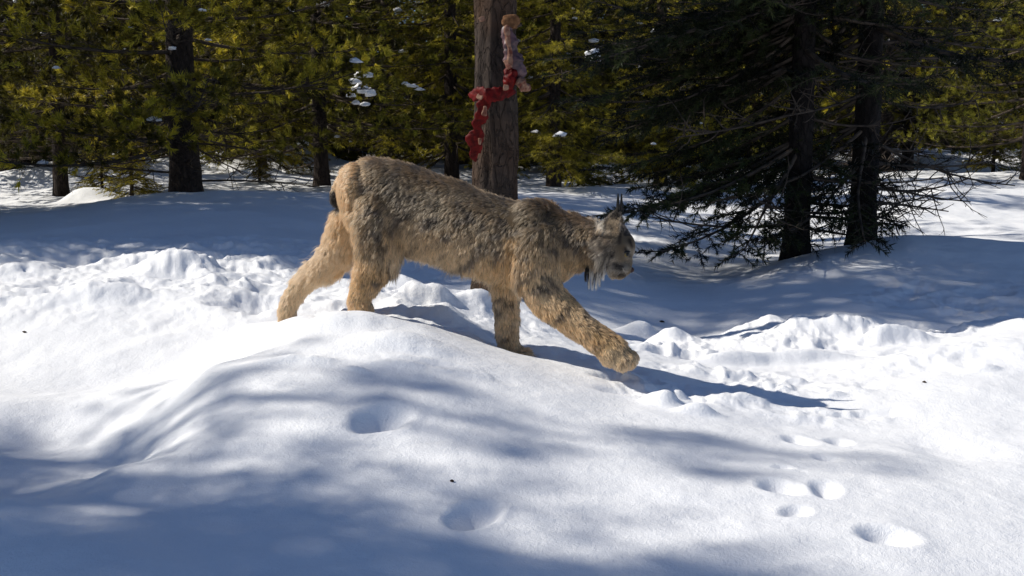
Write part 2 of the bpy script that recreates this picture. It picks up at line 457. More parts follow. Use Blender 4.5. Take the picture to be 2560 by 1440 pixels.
def leafy_branch(wood, need, path, L, rng, style, dens):
    n = len(path)
    wood.tube(path, np.linspace(0.006 + 0.007 * L, 0.002, n), 4)
    tw = max(6, int(L * (15 if style == 'spruce' else 11) * dens))
    for k in range(tw):
        t = 0.14 + 0.86 * (k + rng.random()) / tw
        f = t * (n - 1); i = min(int(f), n - 2); p = path[i] + (path[i + 1] - path[i]) * (f - i)
        d = path[i + 1] - path[i]; d = d / np.linalg.norm(d)
        side = np.cross(d, [0, 0, 1.0]); side /= np.linalg.norm(side) + 1e-9
        s = 1 if k % 2 else -1
        ang = rng.uniform(0.5, 1.1) * s
        l = (0.10 + 0.34 * L * (1 - t) * 0.9) * rng.uniform(0.6, 1.2)
        lift = rng.uniform(-0.35, 0.25) if style == 'spruce' else rng.uniform(-0.1, 0.6)
        td = d * math.cos(ang) + side * math.sin(ang) + np.array([0, 0, lift]); td /= np.linalg.norm(td)
        e = p + td * l * 0.55
        td2 = td + np.array([0, 0, -0.25 if style == 'spruce' else 0.25]); td2 /= np.linalg.norm(td2)
        q = e + td2 * l * 0.45
        wood.tube([p, e, q], [0.0032, 0.0025, 0.0015], 3)
        need.cur = rng.choice([0.25, 0.5, 0.9, 1.4, 2.0])
        if style == 'spruce':
            needles_along(need, p, e, int(l * 90 * dens) + 6, 0.038, 0.0030, rng, 1.0)
            needles_along(need, e, q, int(l * 110 * dens) + 8, 0.038, 0.0030, rng, 0.9)
            for s2 in (-1, 1):
                if l > 0.16:
                    sd = td * 0.7 + side * 0.6 * s2 + rng.normal(size=3) * 0.15; sd /= np.linalg.norm(sd)
                    q2 = e + sd * l * 0.4
                    needles_along(need, e, q2, int(l * 70 * dens) + 6, 0.036, 0.0030, rng, 0.9)
        else:
            needles_along(need, e + (q - e) * .3, q, int(40 * dens), 0.062, 0.0042, rng, 1.0, True)
            for _ in range(2):
                sd = td * 0.6 + rnd_unit(1, rng)[0] * 0.7; sd /= np.linalg.norm(sd)
                q2 = e + sd * l * 0.5
                wood.tube([e, q2], [0.002, 0.0014], 3)
                needles_along(need, e + (q2 - e) * 0.6, q2 + sd * 0.01, int(32 * dens), 0.060, 0.0042, rng, 1.0, True)

def bare_branch(mb, path, L, rng, r0=0.011, level=0):
    n = len(path)
    mb.tube(path, np.linspace(r0, r0 * 0.3, n), 4 if level == 0 else 3)
    if level >= 2: return
    for k in range(int((9 if level == 0 else 4) * (0.5 + L))):
        t = rng.uniform(0.15, 0.98); f = t * (n - 1); i = min(int(f), n - 2)
        p = path[i] + (path[i + 1] - path[i]) * (f - i)
        d = path[i + 1] - path[i]; d /= np.linalg.norm(d)
        dd = d * 0.75 + rnd_unit(1, rng)[0] * 0.75 + np.array([0, 0, -0.12]); dd /= np.linalg.norm(dd)
        l = L * rng.uniform(0.15, 0.42) * (1.15 - t * 0.6)
        pts = [p]
        for _ in range(4):
            dd = dd + np.array([0, 0, 0.10]) + rng.normal(size=3) * 0.16; dd /= np.linalg.norm(dd)
            pts.append(pts[-1] + dd * l / 4)
        bare_branch(mb, np.array(pts), l, rng, r0 * 0.45, level + 1)

def trunk_mesh(H, r0, rng, mat, ns=20, lean=(0, 0), name='trunk', flare=0.35, nz=40, zb=-0.35, rough=0.06):
    zs = np.concatenate([np.linspace(zb, 1.5, nz), np.linspace(1.5, H, 16)[1:]])
    ang = np.arange(ns) / ns * 2 * math.pi
    V = []
    ph = rng.random() * 100
    for z in zs:
        r = r0 * max(0.04, (1 - z / H)) ** 0.8 if z > 0 else r0
        r *= 1 + flare * math.exp(-max(z + 0.05, 0) / 0.12)
        cx = lean[0] * z + 0.01 * math.sin(z * 1.3 + ph); cy = lean[1] * z + 0.01 * math.cos(z * 1.1 + ph)
        for a in ang:
            k = 1 + rough * mnoise.noise(Vector((math.cos(a) * 3, math.sin(a) * 3, z * 4 + ph))) * 2 + rough * 0.8 * mnoise.noise(Vector((math.cos(a) * 9, math.sin(a) * 9, z * 12 + ph)))
            V.append((cx + math.cos(a) * r * k, cy + math.sin(a) * r * k, z))
    n = len(zs)
    i = np.arange(n - 1)[:, None] * ns; j = np.arange(ns)[None]; j2 = (j + 1) % ns
    F = np.stack([i + j, i + j2, i + ns + j2, i + ns + j], -1).reshape(-1, 4)
    return mesh_obj(name, np.array(V), F, mat)

def blob(mb, c, s, rng, sub=2):
    bm = bmesh.new(); bmesh.ops.create_icosphere(bm, subdivisions=sub, radius=1)
    V = np.array([v.co[:] for v in bm.verts]); F = np.array([[v.index for v in f.verts] for f in bm.faces]); bm.free()
    ph = rng.random() * 50
    k = np.array([1 + 0.5 * mnoise.noise(Vector(v) * 1.8 + Vector((ph, 0, 0))) + 0.25 * mnoise.noise(Vector(v) * 5 + Vector((ph, 0, 0))) for v in V])
    V = V * k[:, None]; V[:, 2] = np.where(V[:, 2] < 0, V[:, 2] * 0.45, V[:, 2])
    mb.add(V * np.array(s) + np.array(c), F)

def build_tree(seed, H, r0, base, Lmax, style='spruce', dens=1.0, mat=M_NEED_A, nbr=80, dead=6, snow=0, nw=1.0, droop=(-0.35, 0.1), lowL=None, bark=M_BARK, side_bias=None, taper=1.0, dead_len=0.9, dead_side=None, boughs=0):
    """returns part objects of one conifer standing at the origin"""
    rng = np.random.default_rng(seed)
    parts = []
    tk = trunk_mesh(H, r0, rng, bark); parts.append(tk)
    wood, need, sn = MB(), MB(), MB()
    for k in range(nbr):
        t = (k + rng.random()) / nbr
        z = base + (H * 0.97 - base) * (t * 0.62 if t < 0.6 else 0.372 + (t - 0.6) * 1.57)
        t = (z - base) / (H * 0.97 - base)
        prof = (1 - t) ** taper
        L = Lmax * (0.12 + 0.88 * prof) * rng.uniform(0.65, 1.1)
        az = rng.random() * 2 * math.pi if side_bias is None or rng.random() > 0.5 else side_bias + rng.normal() * 0.8
        e0 = droop[0] + (0.5 * t) + rng.normal() * 0.12
        e1 = droop[1] + 0.35 * t + rng.normal() * 0.15
        path = branch_path(z, az, L, e0, e1, rng)
        need.w = nw; leafy_branch(wood, need, path, L, rng, style, dens * (1.0 if z < 3.6 or nw > 1 else 0.6))
        if snow and rng.random() < snow:
            q = path[rng.integers(3, 7)] + np.array([0, 0, 0.02]); s = rng.uniform(0.025, 0.06)
            blob(sn, q, (s * 1.4, s * 1.1, s * 0.7), rng, 1)
    for k in range(boughs):
        z = rng.uniform(0.45, 2.1); az = math.pi + rng.normal() * 0.5 + (0.25 if k % 2 else -.25)
        path = branch_path(z, az, rng.uniform(0.6, 1.0) * (1.25 + .35 * z), -0.62 + rng.normal() * .12, -0.12 + rng.normal() * .1, rng)
        path[:, 2] = np.maximum(path[:, 2], 0.06 + rng.random() * .1)
        leafy_branch(wood, need, path, 1.3, rng, style, 1.25)
    parts.append(wood.build('branches', M_TWIG)); cr = need.build('crown', mat, smooth=False); parts.append(cr); cr['kind'] = 'stuff'
    if sn.n: parts.append(sn.build('snow_load', M_SNOW)); parts[-1]['kind'] = 'stuff'
    if dead:
        for k in range(dead):
            mb = MB()
            z = rng.uniform(0.12, max(base + 0.4, 0.9)); L = rng.uniform(0.5, 1.1) * dead_len
            az = rng.random() * 2 * math.pi if dead_side is None or rng.random() < 0.3 else dead_side + rng.normal() * 0.5
            path = branch_path(z, az, L, rng.uniform(-0.5, 0.1), rng.uniform(-0.3, 0.4), rng, 8)
            bare_branch(mb, path, L, rng)
            parts.append(mb.build('dead_branch', M_TWIG))
    return [p for p in parts if p]

PROTO = {}
def place(kind, x, y, rot, scale, label, group=None, name='conifer_tree', sink=0.0):
    parts = PROTO[kind]
    e = empty(name, (x, y, gz(x, y) - sink), label, 'tree', group)
    e.rotation_euler = (0, 0, rot); e.scale = (scale,) * 3
    for p in parts:
        if p.parent is None and not p.get('used'):
            q = p; q['used'] = 1
        else:
            q = p.copy(); COL.objects.link(q)
        q.parent = e
    return e

PROTO['pine'] = build_tree(3, 8.5, 0.13, 0.45, 2.1, 'pine', 1.2, M_NEED_A, 105, 22, 0.06, droop=(-0.30, 0.20), dead_len=1.25)
PROTO['spruce'] = build_tree(5, 7.5, 0.075, 0.40, 1.6, 'pine', 1.0, M_NEED_B, 110, 6, 0.10, droop=(-0.25, 0.0))
PROTO['full'] = build_tree(8, 6.0, 0.07, 0.32, 1.3, 'spruce', 1.2, M_NEED_A, 125, 6, 0.10, droop=(-0.50, -0.15))
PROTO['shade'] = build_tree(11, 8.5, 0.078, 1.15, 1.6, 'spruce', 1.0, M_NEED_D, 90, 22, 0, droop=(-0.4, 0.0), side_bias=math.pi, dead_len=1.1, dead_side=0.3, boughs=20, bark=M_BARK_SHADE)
PROTO['tall'] = build_tree(14, 9.0, 0.09, 0.55, 1.9, 'pine', 1.0, M_NEED_B, 105, 6, 0.08, droop=(-0.3, 0.1))
PROTO['column'] = build_tree(19, 8.0, 0.11, 1.0, 1.05, 'spruce', 0.9, M_NEED_B, 130, 2, 0, droop=(-0.2, 0.1), taper=0.22, nw=2.6)
PROTO['screen'] = build_tree(17, 7.0, 0.10, 0.8, 1.5, 'spruce', 0.85, M_NEED_B, 165, 2, 0, droop=(-0.2, 0.1), taper=0.5, nw=2.6)

def at(px, Y, py=None):
    a = (px - 1280) / FPX
    return Y * a / (CP + (720 - (py or 470)) / FPX * SP), Y

def tree_px(kind, px, Y, rot, scale, label, group=None, name='conifer_tree', sink=0.0):
    x, y = at(px, Y); return place(kind, x, y, rot, scale, label, group, name, sink)

# trees one can point at
tree_px('pine', 462, 9.6, 0.6, 1.0, 'broad dark pine with thick trunk and drooping bare lower branches behind the left snow crest', name='pine_tree')
tree_px('spruce', 155, 12.0, 1.4, 1.0, 'slim conifer with thin trunk at far left behind the snow dip', name='spruce_tree')
tree_px('spruce', 803, 12.5, 2.9, 1.15, 'conifer with straight narrow trunk just left of the lynx rump', name='spruce_tree')
tree_px('full', 1385, 11.5, 2.2, 1.0, 'bushy yellow green young fir with skirt reaching the snow right of the red stained trunk', name='fir_tree')
tree_px('full', 1130, 13.5, 4.4, 1.25, 'olive green bushy fir just left of the red stained trunk', name='fir_tree')
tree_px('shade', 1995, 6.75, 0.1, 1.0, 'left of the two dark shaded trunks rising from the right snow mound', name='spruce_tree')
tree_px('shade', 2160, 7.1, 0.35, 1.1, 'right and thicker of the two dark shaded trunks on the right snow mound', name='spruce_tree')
tree_px('spruce', 2268, 16.5, 0.4, 1.1, 'small dark trunked conifer on the sunlit slope behind the right pair', name='spruce_tree')
tree_px('tall', 2570, 13.0, 3.3, 0.9, 'thin trunked conifer at the right edge of the clearing', name='pine_tree')
tree_px('full', 1650, 13.5, 5.1, 1.1, 'lit olive fir behind the left edge of the shaded pair of trees', name='fir_tree')
tree_px('tall', 1770, 17.0, 1.7, 1.0, 'trunk in the sunlit snow seen through the drooping branches left of the shaded pair', name='pine_tree')
tree_px('tall', 1565, 20.0, 2.3, 1.0, 'distant thin trunk between the young fir and the shaded pair', name='pine_tree')
tree_px('pine', 20, 14.5, 3.0, 1.0, 'dark leaning pine at the left edge of the picture', name='pine_tree')
tree_px('full', 655, 15.0, 0.9, 0.95, 'dense olive fir between the broad pine and the narrow trunk', name='fir_tree')

tree_px('full', 330, 10.4, 3.9, 0.27, 'knee high fir poking from the snow left of the broad pine trunk', name='fir_sapling')
tree_px('full', 255, 11.2, 0.7, 0.22, 'tiny fir at the foot of the snow hump left of the broad pine', name='fir_sapling')
tree_px('full', 650, 13.0, 2.2, 0.25, 'small fir in the snow dip between broad pine and narrow trunk', name='fir_sapling')
tree_px('full', 1450, 12.6, 1.2, 0.45, 'waist high fir beside the bushy yellow green young fir', name='fir_sapling')
tree_px('full', 2480, 14.8, 0.2, 0.35, 'small fir with bare twigs on the right sunlit slope', name='fir_sapling')
tree_px('full', 1700, 12.5, 2.2, 0.5, 'low dark fir in front of the lit olive fir', name='fir_sapling')

# the dense wood behind: one row after another
GRP = 'trees of the dense wood behind the clearing'
LBL = 'dark conifer in the dense wood closing off the clearing'
rng = np.random.default_rng(21)
kinds = ['spruce', 'full', 'tall', 'pine', 'full']
for row, (Y, step) in enumerate([(17, 230), (20, 200), (24, 190), (29, 170), (35, 160)]):
    px = -150 + 70 * row
    while px < 2750:
        if not (Y < 18.5 and (1480 < px < 1800 or 2180 < px < 2480)):
            yy = Y + rng.uniform(-1.3, 1.3)
            x, y = at(px + rng.uniform(-60, 60), yy)
            place(kinds[rng.integers(len(kinds))], x, y, rng.random() * 6.28, rng.uniform(1.0, 1.35) * (1 + row * 0.06), LBL, GRP, sink=0.25)
        px += step
# trees standing left of the frame; their shade falls across the snow
TANEL = math.tan(SUN_EL)
HT = {'column': 7.8, 'pine': 8.3, 'spruce': 7.3, 'full': 5.8, 'tall': 8.8, 'screen': 6.9}
def tree_shading(kind, tx, ty, scale, rot):
    """stand a tree so that the shadow of its top ends at tx, ty"""
    d = HT[kind] * scale / TANEL
    place(kind, tx - lx * d, ty - ly * d, rot, scale, 'conifer left of the clearing casting shade on the snow', 'conifers left of the clearing', sink=0.0)
for k, tx, ty, s_, rt in [('screen', 1.1, 0.95, .8, 5.), ('screen', .8, 1.2, .8, 3.5), ('screen', .45, 1.5, .8, 1.), ('screen', .1, 1.75, .8, 4.5), ('screen', -.5, 1.95, .8, 5.5),
                          ('screen', -1.2, 2.6, .78, 2.), ('screen', 0.05, .9, 1.0, 1.7), ('screen', -.9, 1.35, 1.0, 2.7), ('spruce', 0.45, 2.4, .8, 3.), ('screen', 1.2, .5, .9, 4.), ('screen', 0.0, 1.2, .95, 4.), ('screen', -.8, 1.8, .8, 4.), ('screen', .5, .95, 1.0, 2.2), ('screen', -.5, 1.45, .95, 1.2), ('screen', -1.2, 2.1, .9, .2), ('screen', .2, .7, .8, .9),
                          ('column', 5.5, 5.0, 1.3, 0.), ('column', 3.6, 5.2, 1., 2.), ('column', 4.0, 4.95, 1.1, 4.), ('column', 2.7, 5.2, 1., 5.), ('column', 1.6, 5.6, .95, 1.), ('column', 6.5, 5.6, 1.45, 1.), ('column', 4.4, 6.1, 1., 3.), ('column', 2.2, 6.6, 1., 2.), ('column', 0.3, 6.4, .9, 4.),
                          ('column', -.6, 7.5, .9, 2.), ('column', 6.0, 6.9, 1.4, 3.), ('tall', 1.4, 8.2, .9, 2.), ('pine', -2.2, 8.3, .8, 3.)]:
    tree_shading(k, tx, ty, s_, rt)
for o in bpy.data.objects:
    if 'used' in o.keys(): del o['used']

# ------------------------------------------------------------------ red stained trunk with the bait
def build_bait_tree():
    base = unproj(1246, 745, 4.6)
    rng = np.random.default_rng(5)
    z0 = gz(base.x, base.y)
    e = empty('dead_pine', (base.x, base.y, z0), 'weathered brown trunk rising behind the lynx with raw red bait wired round it', 'tree')
    tk = trunk_mesh(7.5, 0.097, rng, M_BARK_RED, 56, (-0.012, 0), 'trunk', 0.12, 150, -0.3, 0.06)
    tk.parent = e
    # a knot scar and a few short stubs
    mb = MB()
    for z, az, l in ((1.78, 3.2, .05), (2.3, 0.5, .08), (1.1, 5.9, .05), (2.6, 3.6, .2), (3.0, 1.0, .5), (3.2, 4.0, .6), (3.6, 2.0, .7)):
        d = np.array([math.cos(az), math.sin(az), 0.1]); p = np.array([-0.012 * z, 0, z]) + d * 0.07
        mb.tube([p, p + d * l * .5, p + d * l], [.012, .010, .006], 6)
    mb.build('branch_stub', M_TWIG, e)
    return e, base
bait_tree, tb = build_bait_tree()
M_FLESH = mat_simple('raw_flesh', (0.05, 0.0012, 0.001), 0.55, 0.12, (0.13, 0.004, 0.003), 45, 0.9, 0.006)
M_BONE = mat_simple('bone', (0.11, 0.032, 0.020), 0.6, 0.12, (0.27, 0.16, 0.105), 50, 0.6, 0.004)
M_HIDE = mat_simple('brown_hide', (0.09, 0.042, 0.02), 0.9, 0.1, (0.17, 0.085, 0.04), 60, 0.8, 0.004)
M_MUSCLE = mat_simple('dried_muscle', (0.03, 0.015, 0.02), 0.5, 0.4, (0.12, 0.06, 0.065), 25, 0.6, 0.004)

def lumpy(name, pts, rads, mat, parent, seed, flat=0.6, ns=20, amp=0.25, freq=22):
    """flesh or bone: a lumpy tapered body through px points, flattened against the trunk"""
    P = np.array([unproj(px, py, Y)[:] for px, py, Y in pts]) - np.array(parent.location)
    # resample
    n = 46; t = np.linspace(0, len(P) - 1, n)
    Q = np.array([[np.interp(s, range(len(P)), P[:, k]) for k in range(3)] for s in t])
    R = np.interp(t, range(len(P)), rads)
    tg = np.gradient(Q, axis=0); tg /= np.linalg.norm(tg, axis=1, keepdims=True)
    a = np.cross(tg, [0, 1.0, 0]); a /= np.linalg.norm(a, axis=1, keepdims=True)
    V = []
    for i in range(n):
        cap = math.sqrt(max(0.02, 1 - abs(2 * i / (n - 1) - 1) ** 10))
        for j in range(ns):
            th = j / ns * 2 * math.pi
            d = a[i] * math.cos(th) + np.array([0, flat, 0]) * math.sin(th)
            q = Q[i] + d * R[i] * cap
            k = 1 + amp * 2 * mnoise.noise(Vector(q) * freq + Vector((seed, 0, 0))) + amp * 1.2 * mnoise.noise(Vector(q) * freq * 3.1 + Vector((0, seed, 0)))
            V.append(Q[i] + d * R[i] * cap * k)
    i = np.arange(n - 1)[:, None] * ns; j = np.arange(ns)[None]; j2 = (j + 1) % ns
    F = np.stack([i + j, i + j2, i + ns + j2, i + ns + j], -1).reshape(-1, 4).tolist()
    F.append(list(range(ns))[::-1]); F.append(list(range((n - 1) * ns, n * ns)))
    return mesh_obj(name, [tuple(v) for v in V], F, mat, parent)

YT = 4.47
bait = empty('hanging_bait', unproj(1260, 230, YT), 'raw red carcass leg with pale bones hung on the brown trunk', 'bait')
lumpy('hide_cap', [(1275, 36, YT), (1276, 55, YT), (1274, 72, YT)], [.028, .034, .026], M_HIDE, bait, 1, .6)
lumpy('upper_leg', [(1266, 60, YT), (1275, 110, YT - .01), (1285, 160, YT - .01), (1302, 200, YT)], [.022, .030, .036, .03], M_MUSCLE, bait, 2, .7)
lumpy('bone', [(1266, 62, YT - .028), (1270, 95, YT - .036), (1274, 125, YT - .04), (1276, 165, YT - .042)], [.014, .012, .009, .013], M_BONE, bait, 3, .7, amp=.2)
lumpy('bone', [(1262, 150, YT - .03), (1275, 172, YT - .05)], [.010, .014], M_BONE, bait, 4, .7, amp=.2)
lumpy('joint', [(1290, 200, YT - .02), (1308, 215, YT - .03), (1328, 222, YT - .01)], [.020, .024, .012], M_BONE, bait, 5, .8, amp=.35)
lumpy('flesh', [(1268, 168, YT - .02), (1278, 190, YT - .03), (1270, 225, YT - .03)], [.020, .028, .020], M_FLESH, bait, 6, .7)
YB = YT - 0.0
lumpy('flesh', [(1170, 236, YT + .04), (1190, 238, YT - .0), (1215, 236, YT - .03), (1250, 228, YT - .03), (1290, 230, YT + .02)], [.010, .026, .032, .030, .014], M_FLESH, bait, 7, .3, amp=.4, freq=18)
lumpy('flesh', [(1220, 240, YT - .03), (1205, 275, YT - .02), (1195, 315, YT - .01), (1184, 350, YT + .01), (1180, 385, YT + .02), (1190, 405, YT + .03)], [.028, .026, .030, .026, .024, .010], M_FLESH, bait, 8, .28, amp=.45, freq=18)
lumpy('bone', [(1258, 218, YT - .055), (1272, 220, YT - .055)], [.014, .010], M_BONE, bait, 9, .6)
lumpy('bone', [(1192, 238, YT - .03), (1206, 246, YT - .045)], [.009, .009], M_BONE, bait, 10, .6)
lumpy('bone', [(1214, 265, YT - .045), (1208, 290, YT - .04)], [.008, .011], M_BONE, bait, 11, .6, amp=.3)
lumpy('bone', [(1201, 345, YT - .01), (1199, 362, YT - .01)], [.008, .007], M_BONE, bait, 12, .6)
lumpy('knot_scar', [(1202, 42, YT + .015), (1206, 54, YT + .015)], [.010, .010], M_BONE, bait_tree, 13, .4)

# snow caught in the branches of the trees behind
def snow_patch(pts, Y, label):
    c = unproj(pts[0][0], pts[0][1], Y)
    r = np.random.default_rng(int(pts[0][0]))
    e = empty('snow_cluster', c, label, 'snow', 'snow caught in the branches')
    for px, py, w, h in pts:
        o = MB(); p = unproj(px, py, Y + r.uniform(-.08, .08)) - c
        s = Y / FPX
        blob(o, tuple(p), (w * s, max(w * s * .7, .03), h * s), r, 3)
        o.build('snow_clump', M_SNOW, e)
    return e
snow_patch([(910, 190, 22, 10), (885, 205, 14, 9), (903, 225, 20, 18), (878, 240, 12, 7), (925, 235, 14, 14), (890, 258, 10, 7), (912, 262, 12, 7)], 11.0, 'largest cluster of snow caught in the branches left of the red stained trunk')
snow_patch([(1010, 210, 14, 6), (1030, 216, 14, 6), (1050, 224, 12, 5)], 11.5, 'thin line of snow lying along a branch left of the red stained trunk')
snow_patch([(430, 122, 9, 6), (520, 100, 8, 4), (140, 170, 8, 5), (330, 70, 9, 4), (505, 26, 10, 4)], 8.6, 'specks of snow scattered over the boughs of the broad pine')
snow_patch([(1482, 138, 18, 16), (1490, 150, 14, 10)], 10.5, 'rounded snow lump resting in the dark fir right of the red stained trunk')

# a few crumbs of bark lying on the snow
for (px, py, w, lab) in ((62, 838, .011, 'bark crumb on the bright snow at the left edge'), (1655, 803, .016, 'dark bark crumb in the blue shade behind the lynx front paw'), (1130, 1205, .006, 'tiny bark crumb on the shaded foreground snow'), (2310, 985, .008, 'small bark crumb on the sunlit snow at right')):
    gx, gy = ground_hit(px, py)
    mb = MB(); r_ = np.random.default_rng(px); blob(mb, (0, 0, 0), (w, w * .6, w * .5), r_, 1)
    o = mb.build('bark_crumb', M_BARK_RED); o.location = (gx, gy, gz(gx, gy) + w * .2); o.rotation_euler = (0, 0, px * .7)
    o['label'] = lab; o['category'] = 'bark'

# ------------------------------------------------------------------ the lynx
def dl(px):
    return 3.52 - 0.35 * (px - 850) / 700.0
S = 3.4 / FPX     # metres per source pixel at the animal

def LP(px, py, off=0.0):
    return unproj(px, py, dl(px) + off)

AX = (LP(1550, 700) - LP(850, 700)).normalized()
DEPTH = Vector((-AX.y, AX.x, 0)).normalized()       # away from the camera, across the body
UP = Vector((0, 0, 1))

body_bm = bmesh.new()
def loft(secs, ns=20, cap=True):
    """secs: list of (centre, updir vector scaled, sidedir vector scaled)"""
    rings = []
    for c, u, s in secs:
        ring = []
        for k in range(ns):
            a = 2 * math.pi * k / ns
            ring.append(body_bm.verts.new(c + u * math.sin(a) + s * math.cos(a)))
        rings.append(ring)
    for r0, r1 in zip(rings, rings[1:]):
        for k in range(ns):
            body_bm.faces.new((r0[k], r0[(k + 1) % ns], r1[(k + 1) % ns], r1[k]))
    body_bm.faces.new(rings[0][::-1]); body_bm.faces.new(rings[-1])

def interp_secs(rows, n):
    rows = np.array(rows, dtype=float); t = np.arange(len(rows)); out = []
    # catmull-rom resample
    for s in np.linspace(0, len(rows) - 1, n):
        i = int(min(s, len(rows) - 2)); f = s - i
        p0 = rows[max(i - 1, 0)]; p1 = rows[i]; p2 = rows[i + 1]; p3 = rows[min(i + 2, len(rows) - 1)]
        out.append(0.5 * ((2 * p1) + (-p0 + p2) * f + (2 * p0 - 5 * p1 + 4 * p2 - p3) * f * f + (-p0 + 3 * p1 - 3 * p2 + p3) * f ** 3))
    return out

# torso: top x,y, bottom x,y, half width, all in photo pixels of the animal's own plane
TORSO = [(858, 438, 856, 492, 26), (868, 420, 864, 520, 44), (890, 405, 882, 560, 64), (940, 396, 930, 600, 76), (1000, 405, 1008, 622, 74), (1070, 428, 1072, 642, 74),
         (1140, 452, 1142, 664, 80), (1210, 479, 1208, 682, 84), (1275, 502, 1268, 698, 84), (1335, 506, 1335, 705, 80), (1385, 520, 1392, 695, 68), (1430, 536, 1436, 678, 56), (1480, 548, 1486, 668, 50), (1520, 560, 1520, 668, 46)]
secs = []
for tx, ty, bx, by, w in interp_secs(TORSO, 50):
    T, B = LP(tx, ty), LP(bx, by)
    secs.append(((T + B) / 2, (T - B) / 2, DEPTH * (w * S)))
loft(secs, 28)

SKEL = []   # (a, b, ra, rb, flow dir, fur length, tag)
def limb(chain, off, flat=0.85, tag='leg', n=24):
    rows = [(x, y, r, off if len(c) < 1 else c[0]) for x, y, r, *c in [(q[0], q[1], q[2], *(q[3:] or (off,))) for q in chain]]
    pts = interp_secs(rows, n)
    C = [LP(p[0], p[1], p[3]) for p in pts]
    secs = []
    for i, p in enumerate(pts):
        t = (C[min(i + 1, len(C) - 1)] - C[max(i - 1, 0)]).normalized()
        u = t.cross(DEPTH).normalized(); r = max(p[2], 4) * S
        cap = 1.0
        if i == 0 or i == len(pts) - 1: cap = 0.55
        secs.append((C[i], u * r * cap, DEPTH * r * flat * cap))
    loft(secs, 16)
    for a, b in zip(rows, rows[1:]):
        A, B = LP(a[0], a[1], a[3]), LP(b[0], b[1], b[3])
        SKEL.append((A, B, a[2] * S, b[2] * S, (B - A).normalized(), tag))

def ellip(px, py, off, ru, rv, rw, rot=0.0):
    """ellipsoid; ru along the (rotated) body axis, rv up, rw across, in px"""
    c = LP(px, py, off)
    u = AX * math.cos(rot) + UP * math.sin(rot); v = -AX * math.sin(rot) + UP * math.cos(rot)
    g = bmesh.ops.create_icosphere(body_bm, subdivisions=3, radius=1)
    for vt in g['verts']:
        q = vt.co.copy()
        vt.co = c + u * q.x * ru * S + v * q.z * rv * S + DEPTH * q.y * rw * S
    return c

# legs (x, y, radius[, depth offset])
limb([(930, 470, 58, -.045), (945, 545, 66, -.055), (948, 610, 60, -.06), (938, 660, 50, -.065), (918, 705, 36, -.07), (900, 742, 30, -.07), (902, 775, 31, -.07), (915, 815, 30, -.075), (945, 838, 24, -.08)], -.06, tag='hind_near')
limb([(900, 500, 50, .05), (872, 570, 52, .06), (845, 628, 46, .07), (806, 672, 35, .07), (765, 702, 29, .07), (738, 735, 26, .07), (720, 772, 26, .07), (722, 815, 26, .07), (750, 838, 22, .06)], .06, tag='hind_far')
limb([(1335, 560, 66, -.045), (1345, 630, 66, -.06), (1345, 690, 56, -.07), (1370, 745, 46, -.08), (1418, 790, 38, -.09), (1468, 828, 32, -.10), (1508, 858, 33, -.10), (1534, 880, 37, -.10), (1548, 893, 30, -.10)], -.07, tag='fore_near', n=30)
limb([(1300, 620, 54, .05), (1275, 690, 40, .05), (1265, 745, 33, .05), (1268, 800, 30, .05), (1270, 848, 27, .05), (1282, 880, 26, .05)], .05, tag='fore_far')
# paws with separate toes
ellip(1542, 886, -.10, 44, 29, 38, -.5)
for k, (dx, dy, do) in enumerate([(13, 15, -.034), (29, 9, -.014), (35, 2, .012), (27, 2, .036)]):
    ellip(1545 + dx - 4, 892 + dy, -.10 + do, 21, 19, 12, -.4)
ellip(1295, 885, .05, 32, 18, 28, 0)
for dx, do in ((26, -.03), (31, -.01), (31, .012), (26, .032)): ellip(1295 + dx * .8, 890, .05 + do, 14, 11, 10, 0)
ellip(958, 845, -.08, 36, 16, 28, 0); ellip(765, 846, .06, 34, 15, 26, 0)
# haunch, shoulder, rump, belly fullness
ellip(905, 480, -.02, 46, 76, 66)
ellip(905, 480, .03, 46, 76, 60)
ellip(1330, 580, -.045, 62, 78, 44, .2); ellip(1330, 580, .045, 62, 78, 44, .2)
ellip(1395, 640, 0, 55, 58, 60, -.2)
ellip(1350, 528, 0, 44, 28, 40, -.1)
# tail: short and black tipped, pressed against the rump
TAIL = [(866, 448, 17), (850, 464, 15), (842, 484, 14), (840, 500, 12), (841, 510, 8)]
limb([(x, y, r, .012) for x, y, r in TAIL], 0, 1.0, 'tail', 12)
# head
ellip(1524, 608, 0, 52, 54, 50)
ellip(1548, 620, 0, 38, 42, 40, -.3)          # brow and face
ellip(1545, 668, 0, 26, 24, 30)               # lower face
ellip(1560, 672, -.012, 19, 17, 18, -.35)      # whisker pads
ellip(1560, 672, .012, 19, 17, 18, -.35)
ellip(1568, 650, 0, 13, 26, 14, .10)         # bridge of the nose
ellip(1546, 688, 0, 19, 10, 16, -.1)         # chin
ellip(1496, 632, -.030, 30, 46, 24, .2); ellip(1496, 632, .030, 30, 46, 24, .2)   # cheek ruff
ellip(1572, 612, -.022, 9, 10, 10); ellip(1572, 612, .022, 9, 10, 10)

